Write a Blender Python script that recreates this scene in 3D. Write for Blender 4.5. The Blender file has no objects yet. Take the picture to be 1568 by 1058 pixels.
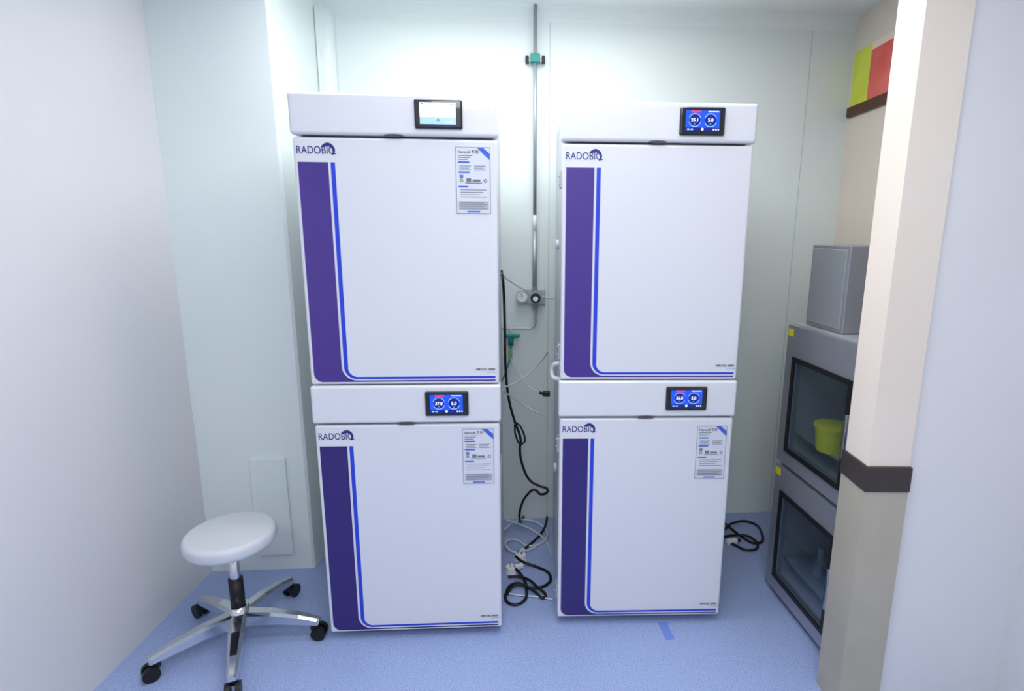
import bpy, bmesh, math, random
from mathutils import Vector, Matrix
random.seed(4)
C=bpy.context.collection
# ------------------------------------------------------------------ helpers
def lin(c):
    return tuple(((v/255)/12.92 if v/255<=.04045 else ((v/255+.055)/1.055)**2.4) for v in c)+(1,)
def mat(name,col,rough=.5,metal=0,emit=0,coat=0,noise=None,bump=0,ior=1.45):
    m=bpy.data.materials.new(name);m.use_nodes=True
    nt=m.node_tree;b=nt.nodes['Principled BSDF']
    L=lin(col)
    b.inputs['Base Color'].default_value=L
    b.inputs['Roughness'].default_value=rough
    b.inputs['Metallic'].default_value=metal
    b.inputs['IOR'].default_value=ior
    b.inputs['Coat Weight'].default_value=coat
    if emit:
        b.inputs['Emission Color'].default_value=L
        b.inputs['Emission Strength'].default_value=emit
        m.cycles.emission_sampling='NONE'
    if noise:
        sc,col2,lo,hi=noise
        tc=nt.nodes.new('ShaderNodeTexCoord')
        n=nt.nodes.new('ShaderNodeTexNoise');n.inputs['Scale'].default_value=sc;n.inputs['Detail'].default_value=3
        r=nt.nodes.new('ShaderNodeValToRGB')
        r.color_ramp.elements[0].position=lo;r.color_ramp.elements[1].position=hi
        r.color_ramp.elements[0].color=L;r.color_ramp.elements[1].color=lin(col2)
        nt.links.new(tc.outputs['Object'],n.inputs['Vector'])
        nt.links.new(n.outputs['Fac'],r.inputs['Fac'])
        nt.links.new(r.outputs['Color'],b.inputs['Base Color'])
    return m
def link(o,parent=None):
    C.objects.link(o)
    if parent: o.parent=parent
    return o
def empty(name,loc=(0,0,0),rz=0):
    e=bpy.data.objects.new(name,None);e.location=loc;e.rotation_euler=(0,0,rz);e.empty_display_size=.1
    return link(e)
def obj(name,bm,m,parent=None,smooth=False):
    me=bpy.data.meshes.new(name);bmesh.ops.recalc_face_normals(bm,faces=bm.faces);bm.to_mesh(me);bm.free()
    ms=m if isinstance(m,(list,tuple)) else [m]
    for q in ms: me.materials.append(q)
    if smooth:
        for p in me.polygons:p.use_smooth=True
    return link(bpy.data.objects.new(name,me),parent)
def addbox(bm,x0,x1,y0,y1,z0,z1,mi=0,bev=0,seg=2):
    r=bmesh.ops.create_cube(bm,size=1)
    vs=r['verts']
    for v in vs:
        v.co=Vector((x0+(v.co.x+.5)*(x1-x0),y0+(v.co.y+.5)*(y1-y0),z0+(v.co.z+.5)*(z1-z0)))
    fs=set(f for v in vs for f in v.link_faces)
    for f in fs:f.material_index=mi
    if bev:
        es=list(set(e for v in vs for e in v.link_edges))
        r=bmesh.ops.bevel(bm,geom=es,offset=bev,segments=seg,affect='EDGES',profile=.5)
        for f in r['faces']:f.material_index=mi
def box(name,b,m,parent=None,bev=0,seg=3):
    bm=bmesh.new();addbox(bm,*b,bev=bev,seg=seg)
    return obj(name,bm,m,parent)
def addcyl(bm,p0,p1,r0,r1=None,n=24,mi=0):
    r1=r0 if r1 is None else r1
    p0=Vector(p0);p1=Vector(p1);d=p1-p0
    M=Matrix.Translation((p0+p1)/2)@d.to_track_quat('Z','Y').to_matrix().to_4x4()
    r=bmesh.ops.create_cone(bm,cap_ends=True,segments=n,radius1=r0,radius2=r1,depth=d.length,matrix=M)
    for f in set(f for v in r['verts'] for f in v.link_faces):f.material_index=mi
def cyl(name,p0,p1,r0,m,parent=None,r1=None,n=28,smooth=True):
    bm=bmesh.new();addcyl(bm,p0,p1,r0,r1,n)
    o=obj(name,bm,m,parent)
    if smooth:
        for p in o.data.polygons:
            if len(p.vertices)==4:p.use_smooth=True
    return o
def prism(name,pts,z0,z1,m,parent=None):
    bm=bmesh.new()
    a=[bm.verts.new((x,y,z0)) for x,y in pts];b=[bm.verts.new((x,y,z1)) for x,y in pts]
    bm.faces.new(a);bm.faces.new(b)
    for i in range(len(pts)):
        j=(i+1)%len(pts);bm.faces.new((a[i],a[j],b[j],b[i]))
    return obj(name,bm,m,parent)
def flat(name,polys,m,parent,y):
    bm=bmesh.new()
    for p in polys:
        f=bm.faces.new([bm.verts.new((x,y,z)) for x,z in p])
    me=bpy.data.meshes.new(name)
    bm.normal_update()
    for f in bm.faces:
        if f.normal.y>0:f.normal_flip()
    bm.to_mesh(me);bm.free();me.materials.append(m)
    return link(bpy.data.objects.new(name,me),parent)
def rect(x0,x1,z0,z1): return [(x0,z0),(x1,z0),(x1,z1),(x0,z1)]
def ring(cx,cz,r0,r1,a0=0,a1=360,n=28):
    out=[]
    for i in range(n):
        t0=math.radians(a0+(a1-a0)*i/n);t1=math.radians(a0+(a1-a0)*(i+1)/n)
        out.append([(cx+r0*math.cos(t0),cz+r0*math.sin(t0)),(cx+r1*math.cos(t0),cz+r1*math.sin(t0)),
                    (cx+r1*math.cos(t1),cz+r1*math.sin(t1)),(cx+r0*math.cos(t1),cz+r0*math.sin(t1))])
    return out
def text(name,s,x,z,size,m,parent,y,align='LEFT',width=None,bold=0,shear=0):
    cu=bpy.data.curves.new(name,'FONT');cu.body=s;cu.size=size;cu.align_x=align;cu.offset=bold;cu.shear=shear
    cu.materials.append(m)
    o=bpy.data.objects.new(name,cu);link(o,parent);o.location=(x,y,z);o.rotation_euler=(math.pi/2,0,0)
    if width:
        bpy.context.view_layer.update()
        if o.dimensions.x>0:o.scale.x=width/o.dimensions.x
    return o
def tube(name,pts,r,m,parent=None,res=6):
    cu=bpy.data.curves.new(name,'CURVE');cu.dimensions='3D';cu.bevel_depth=r;cu.bevel_resolution=3;cu.resolution_u=res
    sp=cu.splines.new('BEZIER');sp.bezier_points.add(len(pts)-1)
    for b,p in zip(sp.bezier_points,pts):
        b.co=p;b.handle_left_type=b.handle_right_type='AUTO'
    cu.use_fill_caps=True
    cu.materials.append(m)
    return link(bpy.data.objects.new(name,cu),parent)
# surveyed positions (photogrammetry of the photo, converted to metres in the room)
CAMZ=1.551;PIT=.2;ROL=.008;FOC=867
def ray(u,v):
    a=u-842.5;b=v-529;c,s=math.cos(ROL),math.sin(ROL)
    uu=c*a+s*b;up=-(-s*a+c*b)/FOC
    return Vector((uu/FOC,math.cos(PIT)+up*math.sin(PIT),-math.sin(PIT)+up*math.cos(PIT)))
def S(u,v,y):
    d=ray(u,v);d=d*(y/d.y);return Vector((d.x,d.y,d.z+CAMZ))
def F(u,v,z=0.006):
    d=ray(u,v);d=d*((z-CAMZ)/d.z);return Vector((d.x,d.y,z))
# ------------------------------------------------------------------ materials
M_wall=mat('cleanroom_panel_mint',(224,234,232),.35,noise=(1.2,(227,237,234),.3,.7))
M_wallL=mat('painted_wall_light_grey',(216,216,218),.5,noise=(2,(220,220,222),.3,.7))
M_beige=mat('painted_wall_beige',(226,214,200),.6,noise=(2,(230,219,206),.3,.7))
M_ceil=mat('ceiling_white',(236,241,241),.5)
M_cove=mat('cove_trim',(230,240,238),.3)
M_seam=mat('seam_sealant',(190,208,208),.6)
M_white=mat('powder_coat_white',(221,223,228),.3,coat=.25)
M_body=mat('cabinet_side_white',(208,212,218),.4)
M_gap=mat('gasket_recess_shade',(70,72,82),.7)
M_purple_lit=mat('print_purple_lit',(68,44,134),.35,coat=.4)  # upper doors: purple lightened, reflection put into the colour
M_purple_dim=mat('print_purple_dim',(44,26,108),.35,coat=.4)  # same purple on the lower doors, darker without the painted reflection
M_blue=mat('print_blue',(30,62,205),.35,coat=.4)
M_navy=mat('print_navy',(38,42,120),.5)
M_bezel=mat('bezel_black',(22,23,28),.25,coat=.5)
M_steel=mat('brushed_steel',(178,184,188),.4,metal=.55)
M_chrome=mat('chrome',(215,218,222),.15,metal=1)
M_black=mat('black_rubber',(18,18,20),.45)
M_tubew=mat('silicone_tube',(205,212,216),.4)
M_plug=mat('plug_white',(232,234,238),.4)
M_teal=mat('teal_plastic',(22,140,130),.4)
M_yel=mat('yellow_plastic',(232,222,30),.45)
M_paper=mat('sticker_paper',(214,218,226),.45)
M_ink=mat('ink_grey',(112,118,134),.6)
M_inkd=mat('ink_dark',(35,38,60),.6)
M_inkb=mat('ink_blue',(60,100,205),.6)
M_boxg=mat('sticker_grey_box',(178,182,190),.6)
M_scrblue=mat('screen_blue',(28,78,215),.2,emit=.55)
M_scrdk=mat('screen_dark_blue',(14,34,120),.2,emit=.45)
M_scrw=mat('screen_white',(235,243,255),.2,emit=.55)
M_scrpale=mat('screen_pale',(150,185,240),.2,emit=.6)
M_scrred=mat('screen_red',(225,60,90),.2,emit=.6)
M_foot=mat('foot_black',(30,30,34),.6)
# floor : speckled blue vinyl
M_floor=bpy.data.materials.new('speckled_blue_vinyl');M_floor.use_nodes=True
nt=M_floor.node_tree;b=nt.nodes['Principled BSDF'];b.inputs['Roughness'].default_value=.38
tc=nt.nodes.new('ShaderNodeTexCoord')
n1=nt.nodes.new('ShaderNodeTexNoise');n1.inputs['Scale'].default_value=240;n1.inputs['Detail'].default_value=2
r1=nt.nodes.new('ShaderNodeValToRGB');r1.color_ramp.elements[0].position=.34;r1.color_ramp.elements[1].position=.66
r1.color_ramp.elements[0].color=lin((126,148,202));r1.color_ramp.elements[1].color=lin((174,190,226))
n2=nt.nodes.new('ShaderNodeTexNoise');n2.inputs['Scale'].default_value=2.5
mx=nt.nodes.new('ShaderNodeMix');mx.data_type='RGBA';mx.blend_type='MULTIPLY';mx.inputs['Factor'].default_value=.06
nt.links.new(tc.outputs['Object'],n1.inputs['Vector']);nt.links.new(tc.outputs['Object'],n2.inputs['Vector'])
nt.links.new(n1.outputs['Fac'],r1.inputs['Fac']);nt.links.new(r1.outputs['Color'],mx.inputs['A']);nt.links.new(n2.outputs['Fac'],mx.inputs['B'])
nt.links.new(mx.outputs['Result'],b.inputs['Base Color'])
# glass
M_glass=bpy.data.materials.new('tinted_glass');M_glass.use_nodes=True
nt=M_glass.node_tree;nt.nodes.remove(nt.nodes['Principled BSDF'])
g=nt.nodes.new('ShaderNodeBsdfGlossy');g.inputs['Roughness'].default_value=.06;g.inputs['Color'].default_value=(.8,.85,.9,1)
t=nt.nodes.new('ShaderNodeBsdfTransparent');t.inputs['Color'].default_value=(.80,.86,.90,1)
m_=nt.nodes.new('ShaderNodeMixShader');m_.inputs[0].default_value=.14
nt.links.new(t.outputs[0],m_.inputs[1]);nt.links.new(g.outputs[0],m_.inputs[2]);nt.links.new(m_.outputs[0],nt.nodes['Material Output'].inputs[0])
# ------------------------------------------------------------------ room
H=2.56
def yb(x): return 2.87+.07*x
box('floor',(-1.7,1.7,-2.1,3.15,-.1,0),M_floor)
box('ceiling',(-1.7,1.7,-2.1,3.15,H,H+.1),M_ceil)
prism('wall_back',[(-1.7,yb(-1.7)),(1.7,yb(1.7)),(1.7,yb(1.7)+.12),(-1.7,yb(-1.7)+.12)],0,H,M_wall)
prism('wall_left',[(-1.67,-2.1),(-1.55,-2.1),(-1.55,2.9),(-1.67,2.9)],0,H,M_wallL)
RX=lambda y:1.46+(2.97-y)*.008
bm=bmesh.new()
for y0,y1,mi in((-2.1,1.6,0),(1.6,3.0,1)):
    pts=[(RX(y0),y0),(RX(y0)+.1,y0),(RX(y1)+.1,y1),(RX(y1),y1)]
    a=[bm.verts.new((x,y,0)) for x,y in pts];c=[bm.verts.new((x,y,H)) for x,y in pts]
    fs=[bm.faces.new(a),bm.faces.new(c)]+[bm.faces.new((a[i],a[(i+1)%4],c[(i+1)%4],c[i])) for i in range(4)]
    for f in fs:f.material_index=mi
obj('wall_right',bm,[M_wallL,M_beige])
box('wall_front',(-1.7,1.7,-2.2,-2.1,0,H),M_wallL)
prism('column',[(-1.55,2.348),(-1.10,2.38),(-1.09,2.39),(-1.05,yb(-1.05)),(-1.55,yb(-1.55))],0,H,M_wall)
# partition return on the right : cream end post with dark guard rail, grey panel behind it
M_tile=mat('dado_tile_taupe',(168,162,146),.45,noise=(6,(176,170,154),.35,.65))
M_rail=mat('guard_rail_dark',(58,50,48),.4)
box('wall_partition',(1.07,1.475,1.60,1.70,0,H),M_wallL)
box('partition_post',(.95,1.075,1.585,1.715,0,H),M_beige)
box('trim_6',(.944,1.081,1.575,1.725,.79,.87),M_rail,bev=.004)
box('trim_7',(.947,1.078,1.580,1.720,0,.79),M_tile)
def cove(name,pa,pb,nrm,z0,r,m):
    bm=bmesh.new();rows=[]
    n=8;nx,ny=nrm
    prof=[]
    for i in range(n+1):
        t=math.radians(90*i/n)
        prof.append((r-r*math.cos(t),z0+r*math.sin(t)))
    for p in (pa,pb):
        rows.append([bm.verts.new((p[0]+nx*d,p[1]+ny*d,z)) for d,z in prof]+[bm.verts.new((p[0],p[1],z0+r))])
    k=len(rows[0])
    for i in range(k):
        j=(i+1)%k;bm.faces.new((rows[0][i],rows[0][j],rows[1][j],rows[1][i]))
    bm.faces.new(rows[0]);bm.faces.new(rows[1])
    obj(name,bm,m)
cove('trim_1',(-1.05,yb(-1.05)),(1.46,yb(1.46)),(.07,-1),H-.06,.06,M_cove)
cove('trim_2',(-1.09,2.38),(-1.05,yb(-1.05)),(1,-.09),H-.06,.06,M_cove)
bm=bmesh.new();pr=[]
for i in range(9):
    t=math.radians(90*i/8);pr.append((-1.052+.062-.062*math.cos(t),2.797-.062+.062*math.sin(t)))
pr.append((-1.06,2.80));
a=[bm.verts.new((x,y,0)) for x,y in pr];c=[bm.verts.new((x,y,H)) for x,y in pr]
for i in range(len(pr)):
    j=(i+1)%len(pr);bm.faces.new((a[i],a[j],c[j],c[i]))
obj('trim_3',bm,M_cove)
for k,x in enumerate((-.012,1.245)):
    prism('trim_%d'%(4+k),[(x-.002,yb(x)-.0015),(x+.002,yb(x)-.0015),(x+.002,yb(x)+.01),(x-.002,yb(x)+.01)],0,H-.06,M_seam)
e=empty('wall_service_panel',(-1.33,2.352,.08),.071)
box('cover',(0,.155,-.001,.012,0,.47),M_wall,e,bev=.002)
# ------------------------------------------------------------------ incubators
W=.66;DP=.65
def sticker(p,x0,z1,y):
    w,h=.113,.212;z0=z1-h
    box('sticker_sheet',(x0,x0+w,y,y+.001,z0,z1),M_paper,p,bev=0)
    y2=y-.0004
    b=.0015
    flat('sticker_border',[rect(x0,x0+w,z0,z0+b),rect(x0,x0+w,z1-b,z1),rect(x0,x0+b,z0,z1),rect(x0+w-b,x0+w,z0,z1)],M_ink,p,y2)
    flat('sticker_corner_flag',[[(x0+w*.62,z1-.002),(x0+w*.8,z1-.002),(x0+w-.002,z1-.02),(x0+w-.002,z1-.04)]],M_inkb,p,y2)
    text('sticker_title','Herocell 系列',x0+.008,z1-.02,.0135,M_inkd,p,y2,bold=.0002,width=.066)
    L=[];Bl=[]
    for i in range(3): L.append(rect(x0+.008,x0+.055-.008*i,z1-.028-.006*i,z1-.0255-.006*i))
    Bl.append(rect(x0+.008,x0+.045,z1-.050,z1-.045))
    for i in range(3):
        for j in range(2):
            L.append(rect(x0+.012+.048*j,x0+.05+.048*j-.006*(i%2),z1-.060-.0065*i,z1-.058-.0065*i))
    Bl.append(rect(x0+.008,x0+.045,z1-.082,z1-.077))
    D=[rect(x0+.012,x0+.024,z1-.098,z1-.088),rect(x0+.034,x0+.05,z1-.110,z1-.098),rect(x0+.054,x0+.08,z1-.109,z1-.102),rect(x0+.03,x0+.085,z1-.115,z1-.112)]
    for cx in (.018,.096): D+=ring(x0+cx,z1-.106,.003,.006,n=12)
    Bl.append(rect(x0+.008,x0+.04,z1-.128,z1-.123))
    for i in range(4): L.append(rect(x0+.014,x0+.10-.011*(i%3),z1-.1365-.0075*i,z1-.1345-.0075*i))
    flat('sticker_text_lines',L,M_ink,p,y2);flat('sticker_headings',Bl,M_inkb,p,y2);flat('sticker_pictures',D,M_ink,p,y2)
    flat('sticker_notice_box',[rect(x0+.007,x0+w-.007,z0+.012,z0+.04)],M_boxg,p,y2)
    flat('sticker_notice_text',[rect(x0+.011,x0+w-.012-.01*(i%2),z0+.016+.006*i,z0+.018+.006*i) for i in range(4)],M_ink,p,y2-.0003)
    flat('sticker_foot_label',[rect(x0+.035,x0+.078,z0+.004,z0+.009)],M_inkb,p,y2)
def screen(p,hz,kind,vals,y):
    x0,x1=.395,.548
    bm=bmesh.new();addbox(bm,x0,x1,y-.010,y+.005,hz-.045,hz+.045,0,.006,3)
    obj('display_bezel',bm,M_bezel,p)
    yy=y-.0106;sx0,sx1=x0+.018,x1-.020;z0,z1=hz-.032,hz+.034
    if kind=='white':
        flat('display_screen',[rect(sx0,sx1,z0+.022,z1)],M_scrw,p,yy)
        flat('display_lower_area',[rect(sx0,sx1,z0,z0+.022)],M_scrpale,p,yy)
        flat('display_icons',ring(sx0+.058,z0+.012,.002,.0045,n=14)+[rect(sx0+.004,sx0+.012,z1-.006,z1-.003),rect(sx1-.022,sx1-.006,z1-.006,z1-.004)],M_scrblue,p,yy-.0004)
        flat('display_dots',[rect(sx0+.085+.008*i,sx0+.088+.008*i,z0+.004,z0+.008) for i in range(3)],M_scrw,p,yy-.0004)
        return
    flat('display_screen',[rect(sx0,sx1,z0,z1)],M_scrblue,p,yy)
    flat('display_status_bar',[rect(sx0,sx1,z0,z0+.011)],M_scrdk,p,yy-.0002)
    flat('display_alarm_tag',[rect(sx0+.018,sx0+.05,z1-.007,z1-.001)],M_scrred,p,yy-.0004)
    flat('display_header_text',[rect(sx0+.075,sx1-.004,z1-.005,z1-.002)],M_scrw,p,yy-.0004)
    R=[];D=[]
    for cx in (sx0+.031,sx1-.031):
        R+=ring(cx,hz+.003,.0195,.0215,20,160)+ring(cx,hz+.003,.0195,.0215,200,340)
        D+=ring(cx,hz+.003,0.0001,.0185,n=24)
    flat('display_gauges',R,M_scrpale,p,yy-.0004);flat('display_gauge_faces',D,M_scrdk,p,yy-.0002)
    for i,(v,cx) in enumerate(zip(vals,(sx0+.031,sx1-.031))):
        text('display_value_%d'%i,v,cx,hz-.002,.0155,M_scrw,p,yy-.0006,'CENTER',bold=.0004)
        text('display_unit_%d'%i,'°C' if i==0 else '%',cx,hz-.013,.008,M_scrpale,p,yy-.0006,'CENTER')
    flat('display_icons',[rect(sx0+.006,sx0+.014,z0+.003,z0+.008),rect(sx0+.018,sx0+.026,z0+.003,z0+.008)],M_scrpale,p,yy-.0006)
    flat('display_home_button',ring((sx0+sx1)/2,z0+.006,.0001,.0045,n=14),M_scrw,p,yy-.0006)
    flat('display_buttons',[rect(sx1-.022+.008*i,sx1-.017+.008*i,z0+.003,z0+.008) for i in range(3)],M_scrw,p,yy-.0006)
def incubator(loc,rz,hd,ht,kind,vals,stick,feet):
    p=empty('co2_incubator',loc,rz)
    box('body',(.010,W-.010,.056,DP,0.0,ht-.001),M_body,p,bev=.008)
    box('gasket',(.02,W-.02,.045,.058,.006,ht-.008),M_gap,p)
    box('door',(0.003,W-.003,0,.05,.003,hd-.004),M_white,p,bev=.009,seg=4)
    box('control_header',(-.002,W+.002,-.004,.058,hd+.003,ht-.001),M_white,p,bev=.010,seg=4)
    bm=bmesh.new();addcyl(bm,(.325,-.0045,hd+.003),(.325,.01,hd+.003),.03,n=24)
    for v in bm.verts: v.co.z=hd+.003+(v.co.z-hd-.003)*.16
    obj('finger_recess_shade',bm,M_gap,p)  # solid dark oval, its colour stands in for the shade of a recess
    y=-.0006
    x0,x1,zt,zb,t,R=.016,.112,hd-.082,.013,.005,.05
    pts=[(x0,zt),(x1,zt)]
    for i in range(11):
        a=math.radians(180+90*i/10);pts.append((x1+R+R*math.cos(a),zb+t+R+R*math.sin(a)))
    pts+=[(W-.016,zb+t),(W-.016,zb),(x0+.03,zb)]
    for i in range(1,9):
        a=math.radians(270-90*i/8);pts.append((x0+.03+.03*math.cos(a),zb+.03+.03*math.sin(a)))
    flat('purple_band',[pts],M_purple_dim if feet else M_purple_lit,p,y)
    cx,cz=x1+R,zb+t+R
    pol=[[(x1+.008,zt),(x1+.022,zt),(x1+.022,cz),(x1+.008,cz)]]
    for i in range(12):
        f0,f1=i/12,(i+1)/12;q=[]
        for f,inn in((f0,0),(f0,1),(f1,1),(f1,0)):
            a=math.radians(180+90*f);ro=R-.008+.003*f;ri=R-.022+.009*f
            r=ri if inn else ro
            q.append((cx+r*math.cos(a),cz+r*math.sin(a)))
        pol.append(q)
    pol.append([(cx,cz-R+.005),(W-.016,cz-R+.005),(W-.016,cz-R+.013),(cx,cz-R+.013)])
    flat('blue_stripe',pol,M_blue,p,y)
    text('maker_lettering','RADOBIO',.013,hd-.056,.034,M_navy,p,y,width=.122,bold=.0002)
    wx,wz=.092,hd-.036
    wh=[(0,0),(.006,.008),(.014,.013),(.024,.015),(.034,.011),(.041,.004),(.044,-.006),(.043,-.016),(.049,-.021),(.040,-.021),(.034,-.026),(.036,-.018),(.037,-.008),(.032,0),(.024,.004),(.014,.002)]
    flat('whale_mark',[[(wx+a,wz+b) for a,b in wh]],M_navy,p,y-.0003)
    text('series_lettering','HEROCELL SERIES',W-.085,.052,.0105,M_inkd,p,y,width=.068,bold=.0003,shear=.2)
    text('series_caption','CO2 Incubator',W-.045,.043,.006,M_ink,p,y)
    screen(p,(hd+ht)/2+.004,kind,vals,-.004)
    if stick: sticker(p,.522,hd-stick,-.0014)
    for i,z in enumerate((.10,hd-.12,)):
        bm=bmesh.new();addbox(bm,-.0045,.012,.030,.075,z-.028,z+.028,0,.002)
        for dz in(-.015,.015): addcyl(bm,(-.007,.06,z+dz),(-.003,.06,z+dz),.004,n=10)
        obj('hinge_%d'%i,bm,M_steel,p)
    cyl('side_port',(-.002,.35,ht*.5),(.012,.35,ht*.5),.02,M_body,p)
    box('side_vent_plate',(W-.012,W-.007,.2,.45,ht*.35,ht*.55),M_body,p,bev=.002)
    if feet:
        for i,(a,b_) in enumerate(((.06,.11),(W-.06,.11),(.06,DP-.06),(W-.06,DP-.06))):
            cyl('foot_%d'%i,(a,b_,-.03),(a,b_,.004),.024,M_foot,p)
    return p
for fx,fy,a,top,low in ((-.836,1.907,.061,('white',None,.028),('b',('37.0','5.0'),.022)),
                        (.034,2.006,.036,('b',('25.1','5.0'),0),('b',('36.0','5.0'),.034))):
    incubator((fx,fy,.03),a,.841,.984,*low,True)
    incubator((fx,fy,1.014),a,.831,.963,*top,False)
# ------------------------------------------------------------------ gas line
yw=2.862
g=empty('gas_pipe_with_regulator',(-.08,yw,0))
cyl('riser_pipe',(0,-.035,1.60),(0,-.035,H),.0085,M_steel,g)
cyl('sleeve',(0,-.035,1.545),(0,-.035,1.625),.0095,M_plug,g)
cyl('lower_pipe',(0,-.035,1.26),(0,-.035,1.55),.011,M_steel,g)
box('clamp_base',(-.042,.042,-.014,.004,2.32,2.34),M_steel,g,bev=.002)
box('clamp_block',(-.022,.022,-.052,-.014,2.31,2.35),M_teal,g,bev=.004)
for s in(-1,1): box('clamp_end_%d'%(s+1),(s*.038-.008,s*.038+.008,-.024,-.012,2.312,2.348),M_black,g,bev=.002)
box('regulator_plate',(-.045,.052,-.012,.002,1.185,1.262),M_steel,g,bev=.003)
cyl('regulator_body',(.006,-.012,1.222),(.006,-.06,1.222),.032,M_steel,g)
cyl('regulator_knob',(.006,-.06,1.222),(.006,-.088,1.222),.026,M_black,g,r1=.023)
cyl('regulator_dial',(.006,-.088,1.222),(.006,-.090,1.222),.013,M_plug,g)
cyl('gauge_case',(-.062,-.03,1.228),(-.062,-.058,1.228),.030,M_steel,g)
cyl('gauge_face',(-.062,-.058,1.228),(-.062,-.0595,1.228),.026,M_plug,g)
bm=bmesh.new();addbox(bm,-.064,-.060,-.061,-.0595,1.226,1.245);obj('gauge_needle',bm,M_black,g)
cyl('nut_top',(0,-.035,1.245),(0,-.035,1.275),.016,M_steel,g,n=6,smooth=False)
cyl('nut_bottom',(.004,-.035,1.165),(.004,-.035,1.195),.015,M_steel,g,n=6,smooth=False)
tube('outlet_pipe',[(.004,-.035,1.18),(.004,-.035,1.12),(.002,-.035,1.085),(-.014,-.035,1.068),(-.05,-.035,1.066),(-.28,-.035,1.06)],.005,M_steel,g)
cyl('valve_body',(-.12,-.035,1.03),(-.12,-.035,.98),.014,M_teal,g)
box('valve_handle',(-.145,-.075,-.056,-.03,1.020,1.036),M_teal,g,bev=.004)
cyl('valve_stem',(-.12,-.035,1.064),(-.12,-.035,.99),.006,M_steel,g)
box('valve_tag',(-.132,-.112,-.05,-.048,.90,.96),mat('tag_green',(120,175,120),.5),g)
tube('valve_hose',[(-.12,-.035,.98),(-.122,-.04,.93),(-.14,-.05,.86),(-.17,-.06,.78),(-.19,-.06,.7)],.004,M_teal,g)
tube('regulator_hose',[(.04,-.04,1.23),(.07,-.08,1.225),(.11,-.14,1.235),(.13,-.2,1.24)],.004,M_tubew,g)
# ------------------------------------------------------------------ cables and tubes
yc=2.62
tube('power_cable',[S(*q) for q in ((768,415,2.45),(771,440,yc),(773,500,yc),(774,560,yc),(779,610,yc),(788,645,yc),(797,672,yc),(796,690,yc),(800,712,yc),(812,736,yc),(826,744,yc),(838,749,yc),(828,757,2.66),(818,750,2.68),(808,757,2.68),(798,775,2.7))]+[F(796,797,.05),F(806,788),F(826,778),F(838,776),F(838,790),F(830,815),F(810,835),F(795,846,.012)],.0062,M_black)
tube('power_cable',[S(789,646,yc-.012),S(798,655,yc-.02),S(799,680,yc-.02),S(790,668,yc-.02),S(788,650,yc-.012)],.0045,M_black)
tube('power_cable',[F(790,852,.02),F(800,860,.02),F(822,868),F(842,880),F(836,896),F(812,900),F(790,893),F(776,905),F(782,925),F(800,922),F(806,900,.015),F(798,880,.02),F(786,868,.02)],.0065,M_black)
tube('power_cable',[F(775,912),F(786,898,.016),F(800,896,.02),F(818,905,.016),F(834,915),F(822,898,.02),F(800,884,.02),F(778,883,.016)],.006,M_black)
tube('silicone_tube',[S(840,538,2.5),S(826,556,yc),S(806,576,yc),S(786,588,yc),S(772,592,2.5)],.004,M_tubew)
tube('silicone_tube',[S(770,598,2.5),S(790,612,yc),S(812,626,yc),S(838,637,2.5)],.004,M_tubew)
tube('silicone_tube',[S(768,418,2.45),S(780,430,2.7),S(796,440,2.78),S(806,445,2.82)],.003,M_tubew)
tube('silicone_tube',[S(782,548,2.75),S(800,580,2.7),S(815,596,2.6),S(834,603,2.5)],.003,M_tubew)
tube('silicone_tube',[F(772,812,.03),F(786,800,.03),F(808,796,.02),F(830,806),F(834,828),F(810,836),F(786,826,.01),F(774,834,.02),F(790,846,.01),F(820,838)],.005,M_tubew)
tube('silicone_tube',[F(774,796,.05),F(796,803,.04),F(816,812,.03),F(832,824),F(846,850)],.004,M_tubew)
tube('silicone_tube',[F(772,908),F(800,912),F(826,914),F(846,918)],.0035,M_tubew)
e=empty('cable_connector',S(836,603,2.42),0);box('shell',(-.014,.018,-.012,.012,-.012,.012),M_black,e,bev=.004);cyl('ferrule',(-.03,0,.006),(-.012,0,0),.007,M_black,e)
tube('silicone_tube',[S(858,556,2.10),S(849,558,2.12),S(845,568,2.14),S(848,578,2.12),S(857,580,2.10)],.008,M_plug)
def plug(u,v,rz):
    p=empty('power_plug',F(u,v,0.0),rz)
    bm=bmesh.new();addcyl(bm,(0,0,.0),(0,0,.026),.030,.025,24);obj('plug_shell',bm,M_plug,p)
    box('plug_neck',(.018,.060,-.011,.011,.004,.024),M_plug,p,bev=.004)
    for i,(a,b_) in enumerate(((0,.011),(-.009,-.007),(.009,-.007))): box('pin_%d'%i,(a-.001,a+.001,b_-.004,b_+.004,.025,.043),M_chrome,p)
plug(783,875,.5);plug(797,856,1.4)
tube('power_cable',[F(1108,812,.03),F(1125,800,.02),F(1150,800),F(1166,815),F(1158,832),F(1136,822),F(1118,808,.014),F(1108,800,.03)],.0065,M_black)
tube('power_cable',[F(1106,822,.02),F(1124,820,.014),F(1148,822,.016),F(1160,838),F(1142,842),F(1124,834),F(1112,830)],.0065,M_black)
p=empty('power_plug',F(1120,832,0),.3);bm=bmesh.new();addbox(bm,-.03,.03,-.014,.014,0.0,.024,0,.006);obj('plug_shell',bm,M_plug,p)
box('plug_neck',(.028,.05,-.007,.007,.004,.018),M_black,p,bev=.003)
q=F(1020,966,0)
e=empty('floor_tape',(q.x,q.y,0),.12);box('strip',(-.018,.018,-.05,.05,.0,.0012),mat('tape_blue',(112,140,214),.4),e)
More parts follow.
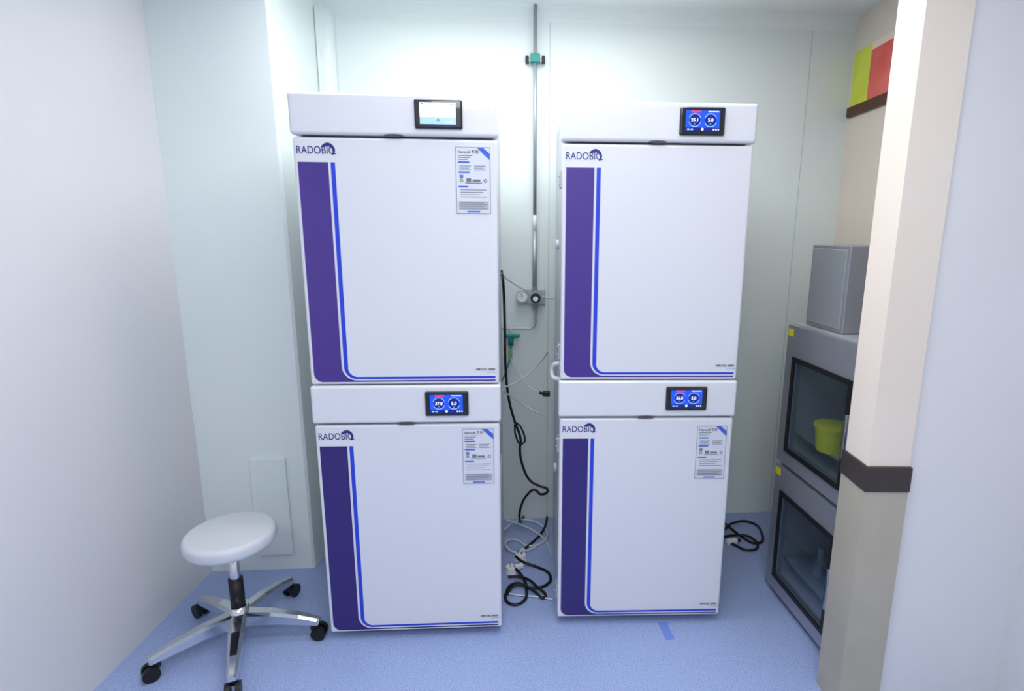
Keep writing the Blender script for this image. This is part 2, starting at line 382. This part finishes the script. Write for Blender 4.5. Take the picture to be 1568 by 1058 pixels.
# ------------------------------------------------------------------ stackable shaker incubators
M_sh=mat('shaker_steel',(166,170,178),.36,metal=.6)
M_shs=mat('shaker_side',(192,195,199),.4,metal=.35)
M_cav=mat('shaker_chamber',(132,140,150),.35,metal=.2)
ang=math.atan2(-.994,.108);SL,SD,SHh=.53,.42,.575
def shaker(z0,tub):
    p=empty('shaking_incubator',(.97,2.28,z0),ang)
    h=SHh+(.022 if tub else 0)
    bm=bmesh.new()
    addbox(bm,0,.015,.03,SD,.0,h-.002,1);addbox(bm,SL-.015,SL,.03,SD,0,h-.002,1)
    addbox(bm,.0,SL,SD-.015,SD,0,h-.002,1);addbox(bm,.015,SL-.015,.03,SD-.015,.0,.06,1);addbox(bm,.015,SL-.015,.03,SD-.015,h-.09,h-.002,1)
    obj('cabinet',bm,[M_cav,M_shs],p)
    x0,x1,a,b_=.075,.43,.085,.455
    bm=bmesh.new()
    addbox(bm,.004,x0,0,.03,.012,h-.006);addbox(bm,x1,SL-.004,0,.03,.012,h-.006)
    addbox(bm,x0,x1,0,.03,.012,a);addbox(bm,x0,x1,0,.03,b_,h-.006)
    obj('door',bm,M_sh,p)
    bm=bmesh.new();k=.014
    addbox(bm,x0-k,x1+k,-.006,.002,a-k,a+.004);addbox(bm,x0-k,x1+k,-.006,.002,b_-.004,b_+k)
    addbox(bm,x0-k,x0+.004,-.006,.002,a+.004,b_-.004);addbox(bm,x1-.004,x1+k,-.006,.002,a+.004,b_-.004)
    obj('window_gasket',bm,M_black,p)
    box('window_glass',(x0,x1,.006,.010,a,b_),M_glass,p)
    box('platform',(.03,SL-.03,.06,SD-.04,.13,.14),M_steel,p)
    bm=bmesh.new()
    addbox(bm,.46,.475,-.03,-.02,.2,.36,0,.003);addbox(bm,.462,.473,-.022,.002,.21,.225);addbox(bm,.462,.473,-.022,.002,.335,.35)
    obj('door_handle',bm,M_chrome,p)
    box('warning_label',(.010,.045,-.0015,.001,h-.05,h-.02),M_yel,p)
    if tub:
        bm=bmesh.new();addcyl(bm,(.24,.085,.14),(.24,.085,.235),.055,.066,28);addcyl(bm,(.24,.085,.232),(.24,.085,.242),.07,.07,28)
        obj('yellow_tub',bm,M_yel,p)
    else:
        bm=bmesh.new()
        for i in range(2):
            addcyl(bm,(.16+.14*i,.15,.14),(.16+.14*i,.15,.20),.05,.018,20);addcyl(bm,(.16+.14*i,.15,.20),(.16+.14*i,.15,.25),.016,.016,16)
        obj('shaker_flasks',bm,M_cav,p)
    if z0<.1:
        for i,(a_,b2) in enumerate(((.05,.06),(SL-.05,.06),(.05,SD-.05),(SL-.05,SD-.05))): cyl('foot_%d'%i,(a_,b2,-.02),(a_,b2,.005),.02,M_foot,p)
shaker(.02,False);shaker(.02+SHh,True)
p=empty('control_cabinet',(.97,2.28,.02+2*SHh+.022),ang)
box('housing',(.03,.27,.055,.38,0,.315),M_sh,p,bev=.004)
box('front_panel',(.045,.255,.050,.057,.015,.30),M_steel,p,bev=.002)
# ------------------------------------------------------------------ wall poster (right wall)
M_py=mat('poster_yellow_green',(206,220,60),.5,noise=(5,(230,236,90),.35,.65))
M_pr=mat('poster_red',(226,84,76),.5,noise=(5,(238,120,110),.35,.65))
M_pw=mat('poster_cream',(240,225,205),.5)
M_br=mat('rail_brown',(82,48,30),.5)
p=empty('wall_poster',(RX(2.45)-.002,2.95,2.15),-math.pi/2)
box('sheet_yellow',(0,.15,-.006,0,0,.25),M_py,p);box('sheet_red',(.15,.50,-.006,0,0,.22),M_pr,p);box('sheet_cream',(.15,.50,-.006,0,.22,.25),M_pw,p)
box('bottom_rail',(-.0,.52,-.02,0,-.045,0),M_br,p,bev=.003)
# ------------------------------------------------------------------ stool
M_seat=mat('seat_vinyl_grey',(206,210,216),.45)
p=empty('swivel_stool',(-1.17,1.90,0),math.radians(5))
for i in range(5):
    a=math.radians(72*i);d=Vector((math.cos(a),math.sin(a),0));nn=Vector((-d.y,d.x,0))
    bm=bmesh.new();rows=[]
    for t,zb_,zt_,w in((.02,.085,.135,.030),(.12,.085,.128,.026),(.22,.072,.108,.020),(.285,.062,.088,.016),(.292,.064,.084,.011)):
        c=d*t
        rows.append([bm.verts.new(c+nn*w*s_+Vector((0,0,z))) for s_,z in((-1,zb_),(1,zb_),(1,zt_-.008),(.55,zt_),(-.55,zt_),(-1,zt_-.008))])
    for r0,r1_ in zip(rows,rows[1:]):
        for k in range(6): bm.faces.new((r0[k],r0[(k+1)%6],r1_[(k+1)%6],r1_[k]))
    bm.faces.new(rows[0]);bm.faces.new(rows[-1])
    obj('base_leg_%d'%i,bm,M_chrome,p,smooth=False)
    bm=bmesh.new();c=d*.27
    addcyl(bm,c+Vector((0,0,.045)),c+Vector((0,0,.07)),.012,n=14)
    k=d*.018
    for s_ in(-1,1): addcyl(bm,c+k+nn*(s_*.008)+Vector((0,0,.027)),c+k+nn*(s_*.024)+Vector((0,0,.027)),.027,n=22)
    addbox(bm,c.x-.012,c.x+.012,c.y-.012,c.y+.012,.036,.058,0,.004)
    obj('castor_%d'%i,bm,M_black,p)
cyl('hub',(0,0,.07),(0,0,.16),.035,M_chrome,p)
cyl('gas_lift',(0,0,.14),(0,0,.40),.018,M_chrome,p)
cyl('lift_sleeve',(0,0,.14),(0,0,.27),.025,M_black,p)
cyl('seat_plate',(0,0,.39),(0,0,.41),.08,M_black,p)
bm=bmesh.new();addcyl(bm,(0,0,.41),(0,0,.465),.155,.155,48)
es=[e for e in bm.edges if len(e.link_faces)==2 and any(len(f.verts)>4 for f in e.link_faces)]
bmesh.ops.bevel(bm,geom=es,offset=.02,segments=5,affect='EDGES',profile=.5)
obj('seat',bm,M_seat,p,smooth=True)
# ------------------------------------------------------------------ lights : ceiling LED panels
M_led=mat('led_diffuser',(255,255,255),.5,emit=3)
def led(x,y,w,l,pw):
    p=empty('ceiling_light',(x,y,H))
    box('diffuser',(-w/2,w/2,-l/2,l/2,-.012,.0),M_led,p);
    bm=bmesh.new()
    addbox(bm,-w/2-.02,-w/2,-l/2-.02,l/2+.02,-.02,0);addbox(bm,w/2,w/2+.02,-l/2-.02,l/2+.02,-.02,0)
    addbox(bm,-w/2,w/2,-l/2-.02,-l/2,-.02,0);addbox(bm,-w/2,w/2,l/2,l/2+.02,-.02,0)
    obj('frame',bm,M_ceil,p)
    L=bpy.data.lights.new('tube_light','AREA');L.shape='RECTANGLE';L.size=w;L.size_y=l;L.energy=pw;L.color=(.98,.985,1)
    o=bpy.data.objects.new('tube_light',L);link(o,p);o.location=(0,0,-.03)
led(-.1,2.0,1.4,.6,15);led(.1,.8,1.2,.6,11);led(0,-.8,1.2,.6,30)
w=bpy.data.worlds.new('world');bpy.context.scene.world=w;w.use_nodes=True
w.node_tree.nodes['Background'].inputs[0].default_value=(.9,.95,1,1);w.node_tree.nodes['Background'].inputs[1].default_value=.3
# ------------------------------------------------------------------ camera
cam=bpy.data.cameras.new('camera');co=bpy.data.objects.new('camera',cam);C.objects.link(co);bpy.context.scene.camera=co
cam.sensor_width=36;cam.sensor_fit='HORIZONTAL';cam.lens=36*FOC/1568;cam.shift_x=-58.5/1568;cam.clip_start=.05
R=Vector((1,0,0));U=Vector((0,math.sin(PIT),math.cos(PIT)));Fw=Vector((0,math.cos(PIT),-math.sin(PIT)))
c,s=math.cos(ROL),math.sin(ROL)
r=R*c+U*s;u=U*c-R*s
co.matrix_world=Matrix(((r.x,u.x,-Fw.x,0),(r.y,u.y,-Fw.y,0),(r.z,u.z,-Fw.z,CAMZ),(0,0,0,1)))
vs=bpy.context.scene.view_settings;vs.view_transform='Standard';vs.exposure=0
